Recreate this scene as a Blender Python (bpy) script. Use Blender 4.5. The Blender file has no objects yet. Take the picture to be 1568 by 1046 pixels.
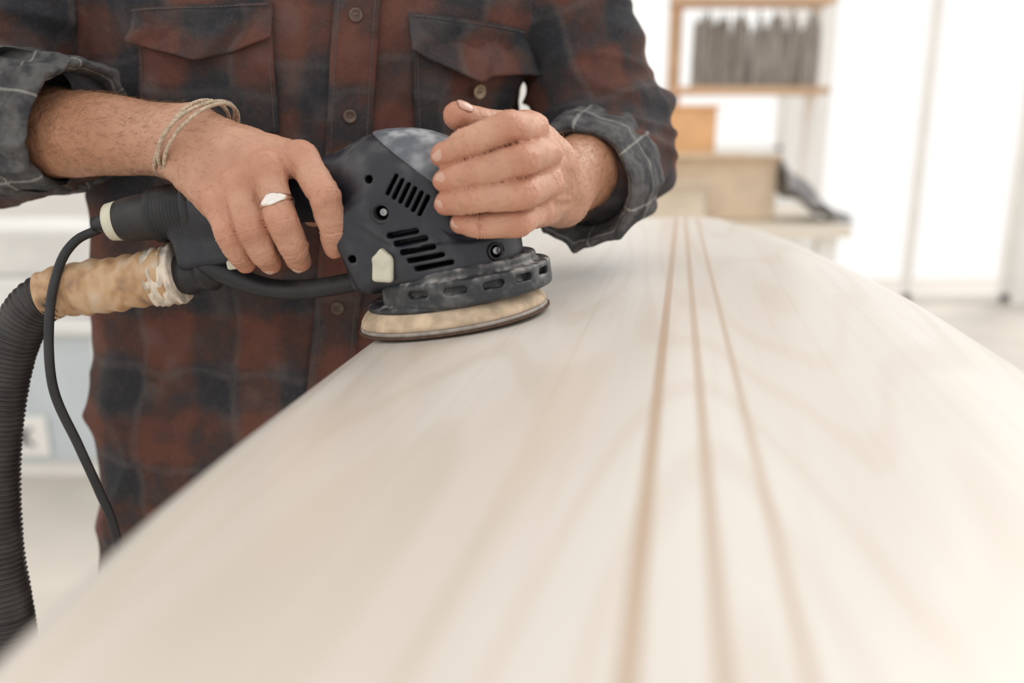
import bpy, math, numpy as np, random, time
from mathutils import Vector, Matrix
random.seed(3)
ZC=1.135                     # height of the camera above the floor; the board's deck is ~1.0 m up
PITCH=math.radians(14)
sc=bpy.context.scene
COL=sc.collection
f32=np.float32
# ------------------------------------------------------------------ helpers
def link(o,parent=None):
    COL.objects.link(o)
    if parent is not None: o.parent=parent
    return o
def empty(name,loc=(0,0,0)):
    e=bpy.data.objects.new(name,None); e.location=loc; e.empty_display_size=.05
    COL.objects.link(e); return e
def mesh_obj(name,verts,faces,mat=None,parent=None,smooth=False,rel=True):
    me=bpy.data.meshes.new(name)
    if rel: verts=[(v[0],v[1],v[2]+ZC) for v in verts]
    me.from_pydata([tuple(map(float,v)) for v in verts],[],faces); me.update()
    if mat: me.materials.append(mat)
    if smooth: me.polygons.foreach_set("use_smooth",[True]*len(me.polygons))
    o=bpy.data.objects.new(name,me); return link(o,parent)
def bevel(o,w,seg=3):
    m=o.modifiers.new('bevel','BEVEL'); m.width=w; m.segments=seg; m.limit_method='ANGLE'; return o
def box(name,lo,hi,mat,parent=None,bv=0,rel=True):
    x0,y0,z0=lo;x1,y1,z1=hi
    v=[(x0,y0,z0),(x1,y0,z0),(x1,y1,z0),(x0,y1,z0),(x0,y0,z1),(x1,y0,z1),(x1,y1,z1),(x0,y1,z1)]
    f=[(0,3,2,1),(4,5,6,7),(0,1,5,4),(1,2,6,5),(2,3,7,6),(3,0,4,7)]
    o=mesh_obj(name,v,f,mat,parent,rel=rel)
    if bv: bevel(o,bv)
    return o
def mat(name):
    m=bpy.data.materials.new(name); m.use_nodes=True
    nt=m.node_tree; b=nt.nodes['Principled BSDF']; return m,nt,b
def L(nt,a,b): nt.links.new(a,b)
def M(nt,op,a,b=None,c=None,clamp=False):
    n=nt.nodes.new('ShaderNodeMath'); n.operation=op; n.use_clamp=clamp
    for i,x in enumerate((a,b,c)):
        if x is None: continue
        if isinstance(x,(int,float)): n.inputs[i].default_value=x
        else: nt.links.new(x,n.inputs[i])
    return n.outputs[0]
def mixc(nt,fac,a,b,mode='MIX'):
    n=nt.nodes.new('ShaderNodeMix'); n.data_type='RGBA'; n.blend_type=mode; n.clamp_factor=True
    for s,x in ((n.inputs[0],fac),(n.inputs[6],a),(n.inputs[7],b)):
        if isinstance(x,(int,float)): s.default_value=x
        elif isinstance(x,tuple): s.default_value=(x+(1,)) if len(x)==3 else x
        else: nt.links.new(x,s)
    return n.outputs[2]
def coords(nt,scale=(1,1,1),kind='Object'):
    tc=nt.nodes.new('ShaderNodeTexCoord'); mp=nt.nodes.new('ShaderNodeMapping')
    mp.inputs['Scale'].default_value=scale; nt.links.new(tc.outputs[kind],mp.inputs[0]); return mp.outputs[0]
def noise(nt,vec,scale,detail=3,rough=.5,dist=0):
    n=nt.nodes.new('ShaderNodeTexNoise'); n.inputs['Scale'].default_value=scale; n.inputs['Detail'].default_value=min(detail,2.5)
    n.inputs['Roughness'].default_value=rough; n.inputs['Distortion'].default_value=dist
    if vec is not None: nt.links.new(vec,n.inputs['Vector'])
    return n.outputs['Fac']
def smooth(nt,x,lo,hi):
    n=nt.nodes.new('ShaderNodeMapRange'); n.interpolation_type='SMOOTHSTEP'
    nt.links.new(x,n.inputs[0]); n.inputs[1].default_value=lo; n.inputs[2].default_value=hi; return n.outputs[0]
def bump(nt,b,h,strength=.3,dist=.001):
    n=nt.nodes.new('ShaderNodeBump'); n.inputs['Strength'].default_value=strength; n.inputs['Distance'].default_value=dist
    nt.links.new(h,n.inputs['Height']); nt.links.new(n.outputs[0],b.inputs['Normal'])
def attr(nt,name):
    a=nt.nodes.new('ShaderNodeAttribute'); a.attribute_name=name; return a.outputs['Fac']
def plain(name,col,rough=.6,var=.12,scale=20,metal=0,bmp=0,scl=(1,1,1)):
    m,nt,b=mat(name)
    v=coords(nt,scl); n=noise(nt,v,scale,2,.6)
    d=tuple(c*(1-var) for c in col); e=tuple(min(1,c*(1+var)) for c in col)
    L(nt,mixc(nt,smooth(nt,n,.3,.7),d,e),b.inputs['Base Color'])
    b.inputs['Roughness'].default_value=rough; b.inputs['Metallic'].default_value=metal
    if bmp: bump(nt,b,noise(nt,v,scale*4,1),bmp,.001)
    return m
def m_board():
    m,nt,b=mat('pale_timber_deck')
    tc=nt.nodes.new('ShaderNodeTexCoord'); sx=nt.nodes.new('ShaderNodeSeparateXYZ'); L(nt,tc.outputs['Object'],sx.inputs[0])
    t,s=sx.outputs[0],sx.outputs[1]
    v1=coords(nt,(1,.12,1)); n1=noise(nt,v1,9,2,.5,.3)
    v2=coords(nt,(1,.030,1)); n2=noise(nt,v2,150,2.5,.7)
    v3=coords(nt,(1,.13,1)); n3=noise(nt,v3,6.5,1.5,.4)
    ring=M(nt,'SINE',M(nt,'MULTIPLY',M(nt,'ADD',n3,M(nt,'MULTIPLY',n1,.10)),85))
    ring=smooth(nt,ring,.15,1.0)
    col=mixc(nt,smooth(nt,n1,.35,.65),(.620,.562,.500),(.690,.650,.600))
    col=mixc(nt,M(nt,'MULTIPLY',ring,.26),col,(.54,.44,.35))
    col=mixc(nt,M(nt,'MULTIPLY',smooth(nt,n2,.48,.72),.16),col,(.52,.43,.35))
    def line(pos,w,soft=.0012,slope=0):
        x=M(nt,'SUBTRACT',t,pos)
        if slope: x=M(nt,'SUBTRACT',x,M(nt,'MULTIPLY',M(nt,'ADD',s,.35),slope))
        d=M(nt,'ABSOLUTE',x)
        return M(nt,'SUBTRACT',1,smooth(nt,d,w-soft,w+soft))
    for pos in (-.076,-.128,-.182,.078,.130):
        col=mixc(nt,M(nt,'MULTIPLY',line(pos,.0012,.001),.20),col,(.50,.40,.31))
    for pos,w,a,sl in ((-.0206,.0029,.80,-.0012),(.0036,.0025,.68,-.0103),(.0252,.0020,.60,-.0132)):
        col=mixc(nt,M(nt,'MULTIPLY',line(pos,w,.0016,sl),a),col,(.42,.275,.165))
    L(nt,col,b.inputs['Base Color'])
    L(nt,M(nt,'ADD',M(nt,'MULTIPLY',n1,.22),.21),b.inputs['Roughness'])
    b.inputs['Specular IOR Level'].default_value=.6
    return m
def m_skin():
    m,nt,b=mat('skin')
    v=coords(nt); n1=noise(nt,v,28,2)
    col=mixc(nt,smooth(nt,n1,.3,.7),(.50,.265,.175),(.59,.335,.23))
    col=mixc(nt,M(nt,'MULTIPLY',attr(nt,'red'),.70,clamp=True),col,(.53,.175,.11))
    col=mixc(nt,M(nt,'MULTIPLY',attr(nt,'tan'),.8),col,(.40,.19,.105))
    n2=noise(nt,v,190,2.5,.7)
    col=mixc(nt,M(nt,'MULTIPLY',smooth(nt,n2,.52,.70),.28),col,(.38,.16,.09))
    L(nt,col,b.inputs['Base Color'])
    b.inputs['Roughness'].default_value=.5; b.inputs['Specular IOR Level'].default_value=.35
    vo=nt.nodes.new('ShaderNodeTexVoronoi'); vo.inputs['Scale'].default_value=520; L(nt,v,vo.inputs['Vector'])
    bump(nt,b,M(nt,'ADD',vo.outputs['Distance'],M(nt,'MULTIPLY',n2,2.2)),.42,.0007)
    return m
def m_plaid():
    m,nt,b=mat('plaid_flannel')
    v=coords(nt); n=noise(nt,v,62,2.5,.75)
    f=M(nt,'ADD',attr(nt,'pf'),M(nt,'MULTIPLY',M(nt,'SUBTRACT',n,.5),.80))
    cr=nt.nodes.new('ShaderNodeValToRGB'); L(nt,f,cr.inputs[0])
    e=cr.color_ramp.elements
    e[0].position=.08; e[0].color=(.036,.037,.043,1)
    e[1].position=1.0; e[1].color=(.140,.060,.046,1)
    for p,c in ((.34,(.053,.046,.048,1)),(.62,(.086,.047,.041,1))):
        q=e.new(p); q.color=c
    n3=noise(nt,v,260,2,.7)
    col=mixc(nt,M(nt,'MULTIPLY',attr(nt,'pl'),M(nt,'ADD',M(nt,'MULTIPLY',n,.6),.10)),cr.outputs[0],(.20,.17,.16))
    col=mixc(nt,M(nt,'MULTIPLY',smooth(nt,n3,.45,.75),.18),col,(.15,.12,.115))  # pale fuzz speckle, also a painted sheen that lifts the dark tones
    L(nt,col,b.inputs['Base Color'])
    b.inputs['Roughness'].default_value=.95; b.inputs['Specular IOR Level'].default_value=.15
    bump(nt,b,n3,.6,.0016)
    return m
def m_cuff():
    m,nt,b=mat('grey_flannel_lining')
    v=coords(nt)
    def ln(x,per,w):
        s=M(nt,'ABSOLUTE',M(nt,'SUBTRACT',M(nt,'FRACT',M(nt,'DIVIDE',x,per)),.5))
        return M(nt,'SUBTRACT',1,smooth(nt,s,w*.4,w))
    lines=M(nt,'MAXIMUM',ln(attr(nt,'pu'),.060,.028),ln(attr(nt,'pv'),.048,.034))
    n=noise(nt,v,55,2.5,.7)
    col=mixc(nt,smooth(nt,n,.3,.7),(.050,.050,.055),(.130,.127,.127))
    col=mixc(nt,M(nt,'MULTIPLY',lines,M(nt,'MULTIPLY',n,.85)),col,(.42,.40,.37))
    L(nt,col,b.inputs['Base Color']); b.inputs['Roughness'].default_value=.95
    b.inputs['Specular IOR Level'].default_value=.15
    bump(nt,b,noise(nt,v,230,2,.7),.6,.0016)
    return m
def m_plastic(name,col,dust=(.30,.29,.28),amount=.3,rough=.42,dscale=22):
    m,nt,b=mat(name); v=coords(nt)
    n=noise(nt,v,dscale,2.5,.75)
    g=nt.nodes.new('ShaderNodeNewGeometry'); sx=nt.nodes.new('ShaderNodeSeparateXYZ'); L(nt,g.outputs['Normal'],sx.inputs[0])
    up=smooth(nt,sx.outputs[2],-.1,1.0)
    f=M(nt,'MULTIPLY',M(nt,'MULTIPLY',smooth(nt,n,.42,.72),M(nt,'ADD',up,.25)),amount,clamp=True)
    L(nt,mixc(nt,f,col,dust),b.inputs['Base Color'])
    L(nt,M(nt,'ADD',M(nt,'MULTIPLY',f,.4),rough,clamp=True),b.inputs['Roughness'])
    return m
SKIN=m_skin(); PLAID=m_plaid(); CUFF=m_cuff(); BOARD=m_board()
PL_NAVY=m_plastic('navy_black_plastic',(.013,.015,.024),amount=.24,dscale=30)
PL_BLK=m_plastic('black_rubber',(.012,.012,.015),amount=.15,rough=.5)
PL_GREY=m_plastic('dusty_grey_plastic',(.105,.115,.135),dust=(.40,.41,.43),amount=.8,rough=.5,dscale=34)
PL_SKIRT=m_plastic('dusty_skirt_plastic',(.026,.028,.034),dust=(.38,.37,.36),amount=.95,rough=.5,dscale=50)
BEIGE=plain('beige_plastic',(.62,.60,.48),.45,.08)
FOAM=plain('tan_foam_pad',(.58,.45,.32),.9,.24,60,bmp=.4)
DISC=plain('sandpaper_disc',(.10,.055,.035),.9,.2,200)
METAL=plain('screw_steel',(.35,.35,.36),.35,.1,50,metal=1)
# ------------------------------------------------------------------ implicit modelling (numpy)
def rcone(X,Y,Z,a,b,ra,rb):
    ba=[f32(b[i]-a[i]) for i in range(3)]; L2=f32(sum(c*c for c in ba)+1e-12)
    px,py,pz=X-f32(a[0]),Y-f32(a[1]),Z-f32(a[2])
    t=np.clip((px*ba[0]+py*ba[1]+pz*ba[2])/L2,0,1)
    dx=px-t*ba[0]; dy=py-t*ba[1]; dz=pz-t*ba[2]
    return np.sqrt(dx*dx+dy*dy+dz*dz)-(f32(ra)+f32(rb-ra)*t)
def ell(X,Y,Z,c,r):
    px,py,pz=X-f32(c[0]),Y-f32(c[1]),Z-f32(c[2])
    k=np.sqrt((px/f32(r[0]))**2+(py/f32(r[1]))**2+(pz/f32(r[2]))**2)
    return (k-1)*f32(min(r))
def rbox(X,Y,Z,c,h,r,roty=0):
    px,py,pz=X-f32(c[0]),Y-f32(c[1]),Z-f32(c[2])
    if roty:
        cc,ss=f32(math.cos(roty)),f32(math.sin(roty)); px,pz=px*cc+pz*ss,-px*ss+pz*cc
    qx=np.abs(px)-f32(h[0]-r); qy=np.abs(py)-f32(h[1]-r); qz=np.abs(pz)-f32(h[2]-r)
    o=np.sqrt(np.maximum(qx,0)**2+np.maximum(qy,0)**2+np.maximum(qz,0)**2)
    return o+np.minimum(np.maximum(np.maximum(qx,qy),qz),0)-f32(r)
def cylz(X,Y,Z,c,R,h,r=0.002):
    d=np.sqrt((X-f32(c[0]))**2+(Y-f32(c[1]))**2)-f32(R-r); q=np.abs(Z-f32(c[2]))-f32(h-r)
    return np.sqrt(np.maximum(d,0)**2+np.maximum(q,0)**2)+np.minimum(np.maximum(d,q),0)-f32(r)
def smin(a,b,k):
    if k<=0: return np.minimum(a,b)
    h=np.clip(f32(.5)+f32(.5/k)*(b-a),0,1); return b+h*(a-b)-f32(k)*h*(1-h)
def smax(a,b,k): return -smin(-a,-b,k)
class Vol:
    def __init__(s,lo,hi,h,init=.04):
        s.lo=lo;s.h=h; s.n=[int(math.ceil((hi[i]-lo[i])/h))+1 for i in range(3)]
        s.X=(lo[0]+h*np.arange(s.n[0])).astype(f32)[:,None,None]
        s.Y=(lo[1]+h*np.arange(s.n[1])).astype(f32)[None,:,None]
        s.Z=(lo[2]+h*np.arange(s.n[2])).astype(f32)[None,None,:]
        s.D=s.new(init)
    def new(s,init=.04): return np.full(s.n,init,dtype=f32)
    def win(s,lo,hi):
        sl=[]
        for i in range(3):
            a=max(0,int(math.floor((lo[i]-s.lo[i])/s.h))); b=min(s.n[i],int(math.ceil((hi[i]-s.lo[i])/s.h))+1)
            if b<=a: return None
            sl.append(slice(a,b))
        return tuple(sl)
    def op(s,fn,lo,hi,k,D=None,sub=False):
        D=s.D if D is None else D; w=s.win(lo,hi)
        if w is None: return
        x,y,z=s.X[w[0]],s.Y[:,w[1]],s.Z[:,:,w[2]]; d=fn(x,y,z)
        D[w]=smax(D[w],-d,k) if sub else smin(D[w],d,k)
    def rc(s,a,b,ra,rb,k,D=None):
        p=max(ra,rb)+k+2*s.h
        s.op(lambda x,y,z:rcone(x,y,z,a,b,ra,rb),[min(a[i],b[i])-p for i in range(3)],[max(a[i],b[i])+p for i in range(3)],k,D)
    def el(s,c,r,k,D=None,sub=False):
        p=k*2+2*s.h; s.op(lambda x,y,z:ell(x,y,z,c,r),[c[i]-r[i]-p for i in range(3)],[c[i]+r[i]+p for i in range(3)],k,D,sub)
    def bx(s,c,hf,r,k,roty=0,sub=False,D=None):
        q=math.hypot(hf[0],hf[2]) if roty else 0
        e=[max(hf[0],q),hf[1],max(hf[2],q)]; p=k+2*s.h
        s.op(lambda x,y,z:rbox(x,y,z,c,hf,r,roty),[c[i]-e[i]-p for i in range(3)],[c[i]+e[i]+p for i in range(3)],k,D,sub)
    def cy(s,c,R,hh,r,k,sub=False):
        p=k+2*s.h; s.op(lambda x,y,z:cylz(x,y,z,c,R,hh,r),(c[0]-R-p,c[1]-R-p,c[2]-hh-p),(c[0]+R+p,c[1]+R+p,c[2]+hh+p),k,None,sub)
    def nets(s,D=None): return surface_nets(s.D if D is None else D,s.lo,s.h)
def surface_nets(Fd,lo,h):
    s=Fd<0
    nx,ny,nz=Fd.shape
    cnt=np.zeros((nx-1,ny-1,nz-1),dtype=np.int8)
    for i in (0,1):
        for j in (0,1):
            for k in (0,1):
                cnt+=s[i:nx-1+i,j:ny-1+j,k:nz-1+k]
    act=(cnt>0)&(cnt<8); idx=np.argwhere(act); ids=np.full(act.shape,-1,dtype=np.int32); ids[act]=np.arange(len(idx))
    pos=np.zeros((len(idx),3)); c=np.zeros(len(idx))
    co=[(i,j,k) for i in (0,1) for j in (0,1) for k in (0,1)]
    vals={q:Fd[idx[:,0]+q[0],idx[:,1]+q[1],idx[:,2]+q[2]].astype(float) for q in co}
    for a in co:
        for ax in range(3):
            if a[ax]==0:
                b=list(a); b[ax]=1; b=tuple(b); v0,v1=vals[a],vals[b]; m=(v0<0)!=(v1<0)
                t=np.where(m,v0/np.where(m,v0-v1,1),0)
                for x in range(3): pos[:,x]+=np.where(m,a[x]+(t if x==ax else 0),0)
                c+=m
    verts=(idx+pos/c[:,None])*h+np.array(lo)[None,:]
    quads=[]
    n=[nx,ny,nz]
    for ax in range(3):
        o1,o2=(ax+1)%3,(ax+2)%3
        A=[slice(1,n[i]-1) for i in range(3)]; B=list(A)
        A[ax]=slice(0,n[ax]-1); B[ax]=slice(1,n[ax])
        e=np.argwhere(s[tuple(A)]!=s[tuple(B)])
        if not len(e): continue
        off=[1,1,1]; off[ax]=0; e=e+np.array(off)
        pos_dir=s[e[:,0],e[:,1],e[:,2]]
        d1=np.zeros(3,int); d1[o1]=1; d2=np.zeros(3,int); d2[o2]=1
        g=lambda q: ids[q[:,0],q[:,1],q[:,2]]
        q=np.stack([g(e-d1-d2),g(e-d2),g(e),g(e-d1)],1)
        q[~pos_dir]=q[~pos_dir][:,::-1]
        quads.append(q)
    return verts,np.concatenate(quads)
def np_mesh(name,verts,quads,mat,parent,attrs=None,relax=0,zoff=ZC):
    verts=verts.copy()
    if relax:
        e=np.concatenate([quads[:,[0,1]],quads[:,[1,2]],quads[:,[2,3]],quads[:,[3,0]]]); n=len(verts)
        deg=np.bincount(e[:,0],minlength=n)+np.bincount(e[:,1],minlength=n)
        for _ in range(relax):
            nw=np.stack([(np.bincount(e[:,0],weights=verts[e[:,1],k],minlength=n)+np.bincount(e[:,1],weights=verts[e[:,0],k],minlength=n))/np.maximum(deg,1) for k in range(3)],1)
            verts=verts*.5+nw*.5
    me=bpy.data.meshes.new(name); vv=verts.copy(); vv[:,2]+=zoff
    me.vertices.add(len(vv)); me.vertices.foreach_set('co',vv.astype(f32).ravel())
    me.loops.add(quads.size); me.loops.foreach_set('vertex_index',quads.astype(np.int32).ravel())
    me.polygons.add(len(quads)); me.polygons.foreach_set('loop_start',np.arange(0,quads.size,4,dtype=np.int32))
    me.update(calc_edges=True)
    me.polygons.foreach_set('use_smooth',np.ones(len(me.polygons),dtype=bool))
    if attrs:
        for k,a in attrs.items():
            at=me.attributes.new(k,'FLOAT','POINT'); at.data.foreach_set('value',np.asarray(a,dtype=f32))
    me.materials.append(mat)
    o=bpy.data.objects.new(name,me); link(o,parent); return o,verts
def normals(verts,quads):
    a=verts[quads[:,2]]-verts[quads[:,0]]; b=verts[quads[:,3]]-verts[quads[:,1]]; n=np.cross(a,b)
    out=np.zeros_like(verts)
    for k in range(4):
        for c in range(3): out[:,c]+=np.bincount(quads[:,k],weights=n[:,c],minlength=len(verts))
    return out/np.maximum(np.linalg.norm(out,axis=1,keepdims=True),1e-12)
_tab=np.random.RandomState(11).rand(32,32,32)
def vnoise(p,sc=(1,1,1),seed=0):
    q=p*np.array(sc)+seed*7.31; i=np.floor(q).astype(int); f=q-i; f=f*f*(3-2*f); r=0
    for a in (0,1):
        for b in (0,1):
            for c in (0,1):
                w=(f[:,0] if a else 1-f[:,0])*(f[:,1] if b else 1-f[:,1])*(f[:,2] if c else 1-f[:,2])
                r=r+w*_tab[(i[:,0]+a)%32,(i[:,1]+b)%32,(i[:,2]+c)%32]
    return r
def ridge(p,sc,seed):
    n=vnoise(p,sc,seed); return np.clip(1-np.abs(n-.5)*4.2,0,1)**1.5
def sweep(name,pts,rad,mat_,parent,seg=20,step=.004,closed=False,zoff=ZC,ry=1.0,caps=True):
    P=[np.array(p,float) for p in pts]; n=len(P); S=[]
    for i in range(n if closed else n-1):
        p0=P[(i-1)%n] if (closed or i>0) else 2*P[0]-P[1]; p1=P[i]; p2=P[(i+1)%n]
        p3=P[(i+2)%n] if (closed or i<n-2) else 2*P[-1]-P[-2]
        m=max(2,int(np.linalg.norm(p2-p1)/step))
        for k in range(m):
            t=k/m; S.append(.5*((2*p1)+(-p0+p2)*t+(2*p0-5*p1+4*p2-p3)*t*t+(-p0+3*p1-3*p2+p3)*t**3))
    if not closed: S.append(P[-1])
    S=np.array(S); m=len(S)
    T=np.roll(S,-1,0)-np.roll(S,1,0) if closed else np.gradient(S,axis=0)
    T/=np.linalg.norm(T,axis=1,keepdims=True)
    d=np.concatenate([[0],np.cumsum(np.linalg.norm(np.diff(S,axis=0),axis=1))])
    up=np.array([0,0,1.]) if abs(T[0][2])<.9 else np.array([0,1.,0])
    nrm=np.cross(T[0],up); nrm/=np.linalg.norm(nrm); vs=[]
    aa=2*math.pi*np.arange(seg)/seg; ca,sa=np.cos(aa)[:,None],np.sin(aa)[:,None]
    for i in range(m):
        nrm=nrm-T[i]*np.dot(nrm,T[i]); nrm/=np.linalg.norm(nrm); bn=np.cross(T[i],nrm)
        r=np.array([rad(d[i]/d[-1],d[i],a) for a in aa])[:,None] if callable(rad) else rad
        vs.append(S[i][None]+nrm[None]*ca*r+bn[None]*sa*r*ry)
    vs=np.concatenate(vs); vs[:,2]+=zoff
    fs=[]
    for i in range(m if closed else m-1):
        i2=(i+1)%m
        for j in range(seg):
            k=(j+1)%seg; fs.append((i*seg+j,i2*seg+j,i2*seg+k,i*seg+k))
    if not closed and caps: fs.append(tuple(range(seg))); fs.append(tuple((m-1)*seg+j for j in range(seg))[::-1])
    return mesh_obj(name,vs.tolist(),fs,mat_,parent,smooth=True,rel=False)
# ================================================================== SURFBOARD
A_DIR=math.atan2(.196,.98)
BC=(.117,.522); KC=.40; ZD=-.1346
def hw(s,side):
    if side<0: xs=[-1.05,-.95,-.8,-.6,-.34,-.28,-.17,.08,.3,.6,.72,.79,.825]; ys=[.02,.08,.135,.172,.212,.226,.238,.252,.247,.200,.150,.100,.05]
    else: xs=[-1.05,-.95,-.8,-.6,-.3,.02,.245,.4,.55,.68,.77,.81,.825]; ys=[.02,.075,.125,.160,.192,.212,.198,.174,.142,.106,.071,.045,.03]
    return float(np.interp(s,xs,ys))
def board_xyz(t,s):
    c,sn=.98058,.19612
    return BC[0]+s*sn+t*c, BC[1]+s*c-t*sn
def make_board():
    ns,nt_=150,44
    ss=np.linspace(-1.05,.825,ns)
    hl=np.array([hw(s,-1) for s in ss]); hr=np.array([hw(s,1) for s in ss])
    ker=np.ones(7)/7
    pad=lambda a: np.convolve(np.pad(a,3,mode='edge'),ker,'valid')
    hl=pad(hl); hr=pad(hr)
    ss[-1]=.835; hl[-1]=hr[-1]=.02
    vs=[];cols=0
    for i,s in enumerate(ss):
        rock=(max(0,s-.45)**2)*.02+(max(0,-s-.5)**2)*.08
        th=.060*min(1,(min(s+1.06,.835-s)/.3+.15)); th=max(.012,min(th,.060))
        row=[]
        for j in range(nt_+1):
            q=-1+2*j/nt_; q=math.copysign(abs(q)**.85,q) if abs(q)>0 else 0
            t=q*(hl[i] if q<0 else hr[i]); kc=KC if t<0 else KC*.8
            e=max(0,(abs(q)-.955)/.045); z=-kc*t*t-(th*.42)*(1-math.sqrt(max(0,1-e*e)))
            row.append((t,s,z+rock))
        for j in range(nt_-1,0,-1):
            q=-1+2*j/nt_; t=q*(hl[i] if q<0 else hr[i])
            e=max(0,(abs(q)-.85)/.15)
            z=-KC*t*t-th+(th*.5)*(1-math.sqrt(max(0,1-e*e)))*.95+(KC*t*t)*.6
            row.append((t,s,z+rock))
        cols=len(row); vs+=row
    fs=[]
    for i in range(ns-1):
        for j in range(cols):
            k=(j+1)%cols; fs.append((i*cols+j,i*cols+k,(i+1)*cols+k,(i+1)*cols+j))
    fs.append(tuple(range(cols-1,-1,-1))); fs.append(tuple((ns-1)*cols+j for j in range(cols)))
    o=mesh_obj('surfboard',vs,fs,BOARD,None,smooth=True,rel=False)
    o.location=(BC[0],BC[1],ZD+ZC); o.rotation_euler=(0,0,-A_DIR)
make_board()
WOODL=plain('trestle_pine',(.55,.40,.25),.6,.2,8,scl=(1,1,6))
def trestle(s):
    e=empty('work_trestle'); z1=ZD-.064
    def tb(name,t0,t1,s0,s1,za,zb,lean=0):
        vs=[]
        for z,l in ((za,lean),(zb,0)):
            for (t,q) in ((t0,s0+l),(t1,s0+l),(t1,s1+l),(t0,s1+l)):
                x,y=board_xyz(t,s+q); vs.append((x,y,z))
        o=mesh_obj(name,vs,[(0,3,2,1),(4,5,6,7),(0,1,5,4),(1,2,6,5),(2,3,7,6),(3,0,4,7)],WOODL,e); bevel(o,.003)
    tb('top_rail',-.15,.13,-.03,.03,z1-.06,z1-.008)
    for i,t in enumerate((-.12,.08)):
        tb('leg_a%d'%i,t,t+.035,-.03,.0,-ZC,z1-.05,-.16); tb('leg_b%d'%i,t,t+.035,.0,.03,-ZC,z1-.05,.16)
    tb('stretcher',-.12,.115,-.02,.02,-.75,-.71)
    tb('soft_pad',-.14,.12,-.03,.03,z1-.010,z1)
trestle(.45); trestle(-.62)
# ================================================================== SANDER
sander=empty('orbital_sander')
R1=Matrix.Rotation(math.radians(-8.4),4,Vector((.196,.98,0)).normalized()); R2=Matrix.Rotation(math.radians(-4),4,'Z')
SM=Matrix.Translation((-.0462,.675,-.1475+ZC))@R1@R2
sander.matrix_world=SM
def slocal(vq,name,mt,relax=1):
    o,_=np_mesh(name,vq[0],vq[1],mt,sander,relax=relax,zoff=0); return o
S=Vol((-.235,-.072,.030),(.085,.072,.180),.0011)
S.rc((-.004,0,.060),(-.024,0,.104),.054,.045,0)
S.el((-.020,0,.116),(.047,.045,.031),.012)
S.rc((-.01,0,.100),(.026,.002,.090),.038,.038,.02)
S.bx((-.026,-.020,.078),(.048,.030,.034),.010,.014,roty=.32)
S.cy((0,0,.052),.0625,.014,.005,.006)
S.rc((-.045,0,.116),(-.080,0,.114),.031,.0255,.018)
S.rc((-.080,0,.114),(-.175,0,.1145),.0225,.0215,.01)
S.rc((-.175,0,.1145),(-.215,0,.1145),.0225,.0205,.006)
S.bx((-.186,0,.088),(.030,.016,.020),.007,.010)
S.bx((-.054,-.012,.052),(.018,.026,.018),.008,.008)
S.rc((-.052,-.0485,.088),(-.020,-.0520,.062),.0016,.0016,.002)
S.rc((-.008,-.0500,.086),(.020,-.0545,.064),.0014,.0014,.002)
HOUS=S.D.copy()
for i in range(5):
    x0=-.0325+.0046*i; z0=.0765-.0064*i; ln=.025+.0012*i
    S.bx((x0+ln/2,-.050,z0-ln*.02),(ln/2,.016,.0019),.0015,.0008,roty=.05,sub=True)
for i in range(6):
    x0=-.022+.0042*i; z0=.1120-.0036*i
    S.bx((x0,-.046,z0),(.0085,.018,.0013),.001,.0006,roty=.95,sub=True)
for (cx,cz,r) in ((-.0334,.093,.0052),(.0453,.053,.0050),(-.062,.062,.003),(-.040,.118,.003)):
    S.op(lambda x,y,z:np.sqrt((x-f32(cx))**2+(z-f32(cz))**2)-f32(r)+np.maximum(y+f32(.030),0),(cx-r-.004,-.072,cz-r-.004),(cx+r+.004,-.02,cz+r+.004),.0008,None,True)
slocal(S.nets(),'housing',PL_NAVY)
C=smax(HOUS-f32(.0016),-(S.Z*f32(.74)+S.X*f32(.67)-f32(.0860)),.002)
C=smax(C,-(S.X+f32(.062))+0*C,.002)
slocal(S.nets(C),'top_cap',PL_GREY)
S=Vol((-.075,-.085,.008),(.095,.085,.052),.0011)
S.cy((.012,0,.0285),.0705,.0100,.003,0)
S.cy((.008,0,.040),.064,.006,.003,.004)
S.cy((.012,0,.014),.064,.009,.002,.001,sub=True)
S.op(lambda x,y,z:x+f32(.0475)+0*y+0*z,(-.075,-.085,.008),(-.03,.085,.0385),.002,None,True)
for a in (-112,-88,-64,-42,-20):
    ar=math.radians(a); cx,cy=.012+.0705*math.cos(ar),.0705*math.sin(ar)
    def slot(x,y,z):
        dx=(x-f32(cx))*f32(-math.sin(ar))+(y-f32(cy))*f32(math.cos(ar)); dr=(x-f32(cx))*f32(math.cos(ar))+(y-f32(cy))*f32(math.sin(ar))
        qx=np.maximum(np.abs(dx)-f32(.006),0); qz=z-f32(.031)
        return np.maximum(np.sqrt(qx*qx+qz*qz)-f32(.0027),np.abs(dr)-f32(.007))
    S.op(slot,(cx-.014,cy-.014,.024),(cx+.014,cy+.014,.038),.0008,None,True)
slocal(S.nets(),'dust_skirt',PL_SKIRT)
def lathe(name,prof,mt,parent,seg=96):
    vs=[];fs=[]
    for r,z in prof:
        for j in range(seg):
            a=2*math.pi*j/seg; vs.append((r*math.cos(a),r*math.sin(a),z))
    for i in range(len(prof)-1):
        for j in range(seg):
            k=(j+1)%seg; fs.append((i*seg+j,i*seg+k,(i+1)*seg+k,(i+1)*seg+j))
    fs.append(tuple(range(seg))[::-1]); fs.append(tuple((len(prof)-1)*seg+j for j in range(seg)))
    return mesh_obj(name,vs,fs,mt,parent,smooth=True,rel=False)
lathe('sanding_disc',[(.0765,0),(.0778,.0005),(.0778,.0014),(.0765,.0018)],DISC,sander)
lathe('velour_layer',[(.0740,.0018),(.0762,.0021),(.0762,.0046),(.0745,.0050)],plain('grey_velour',(.34,.30,.27),.95,.2,90),sander)
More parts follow.
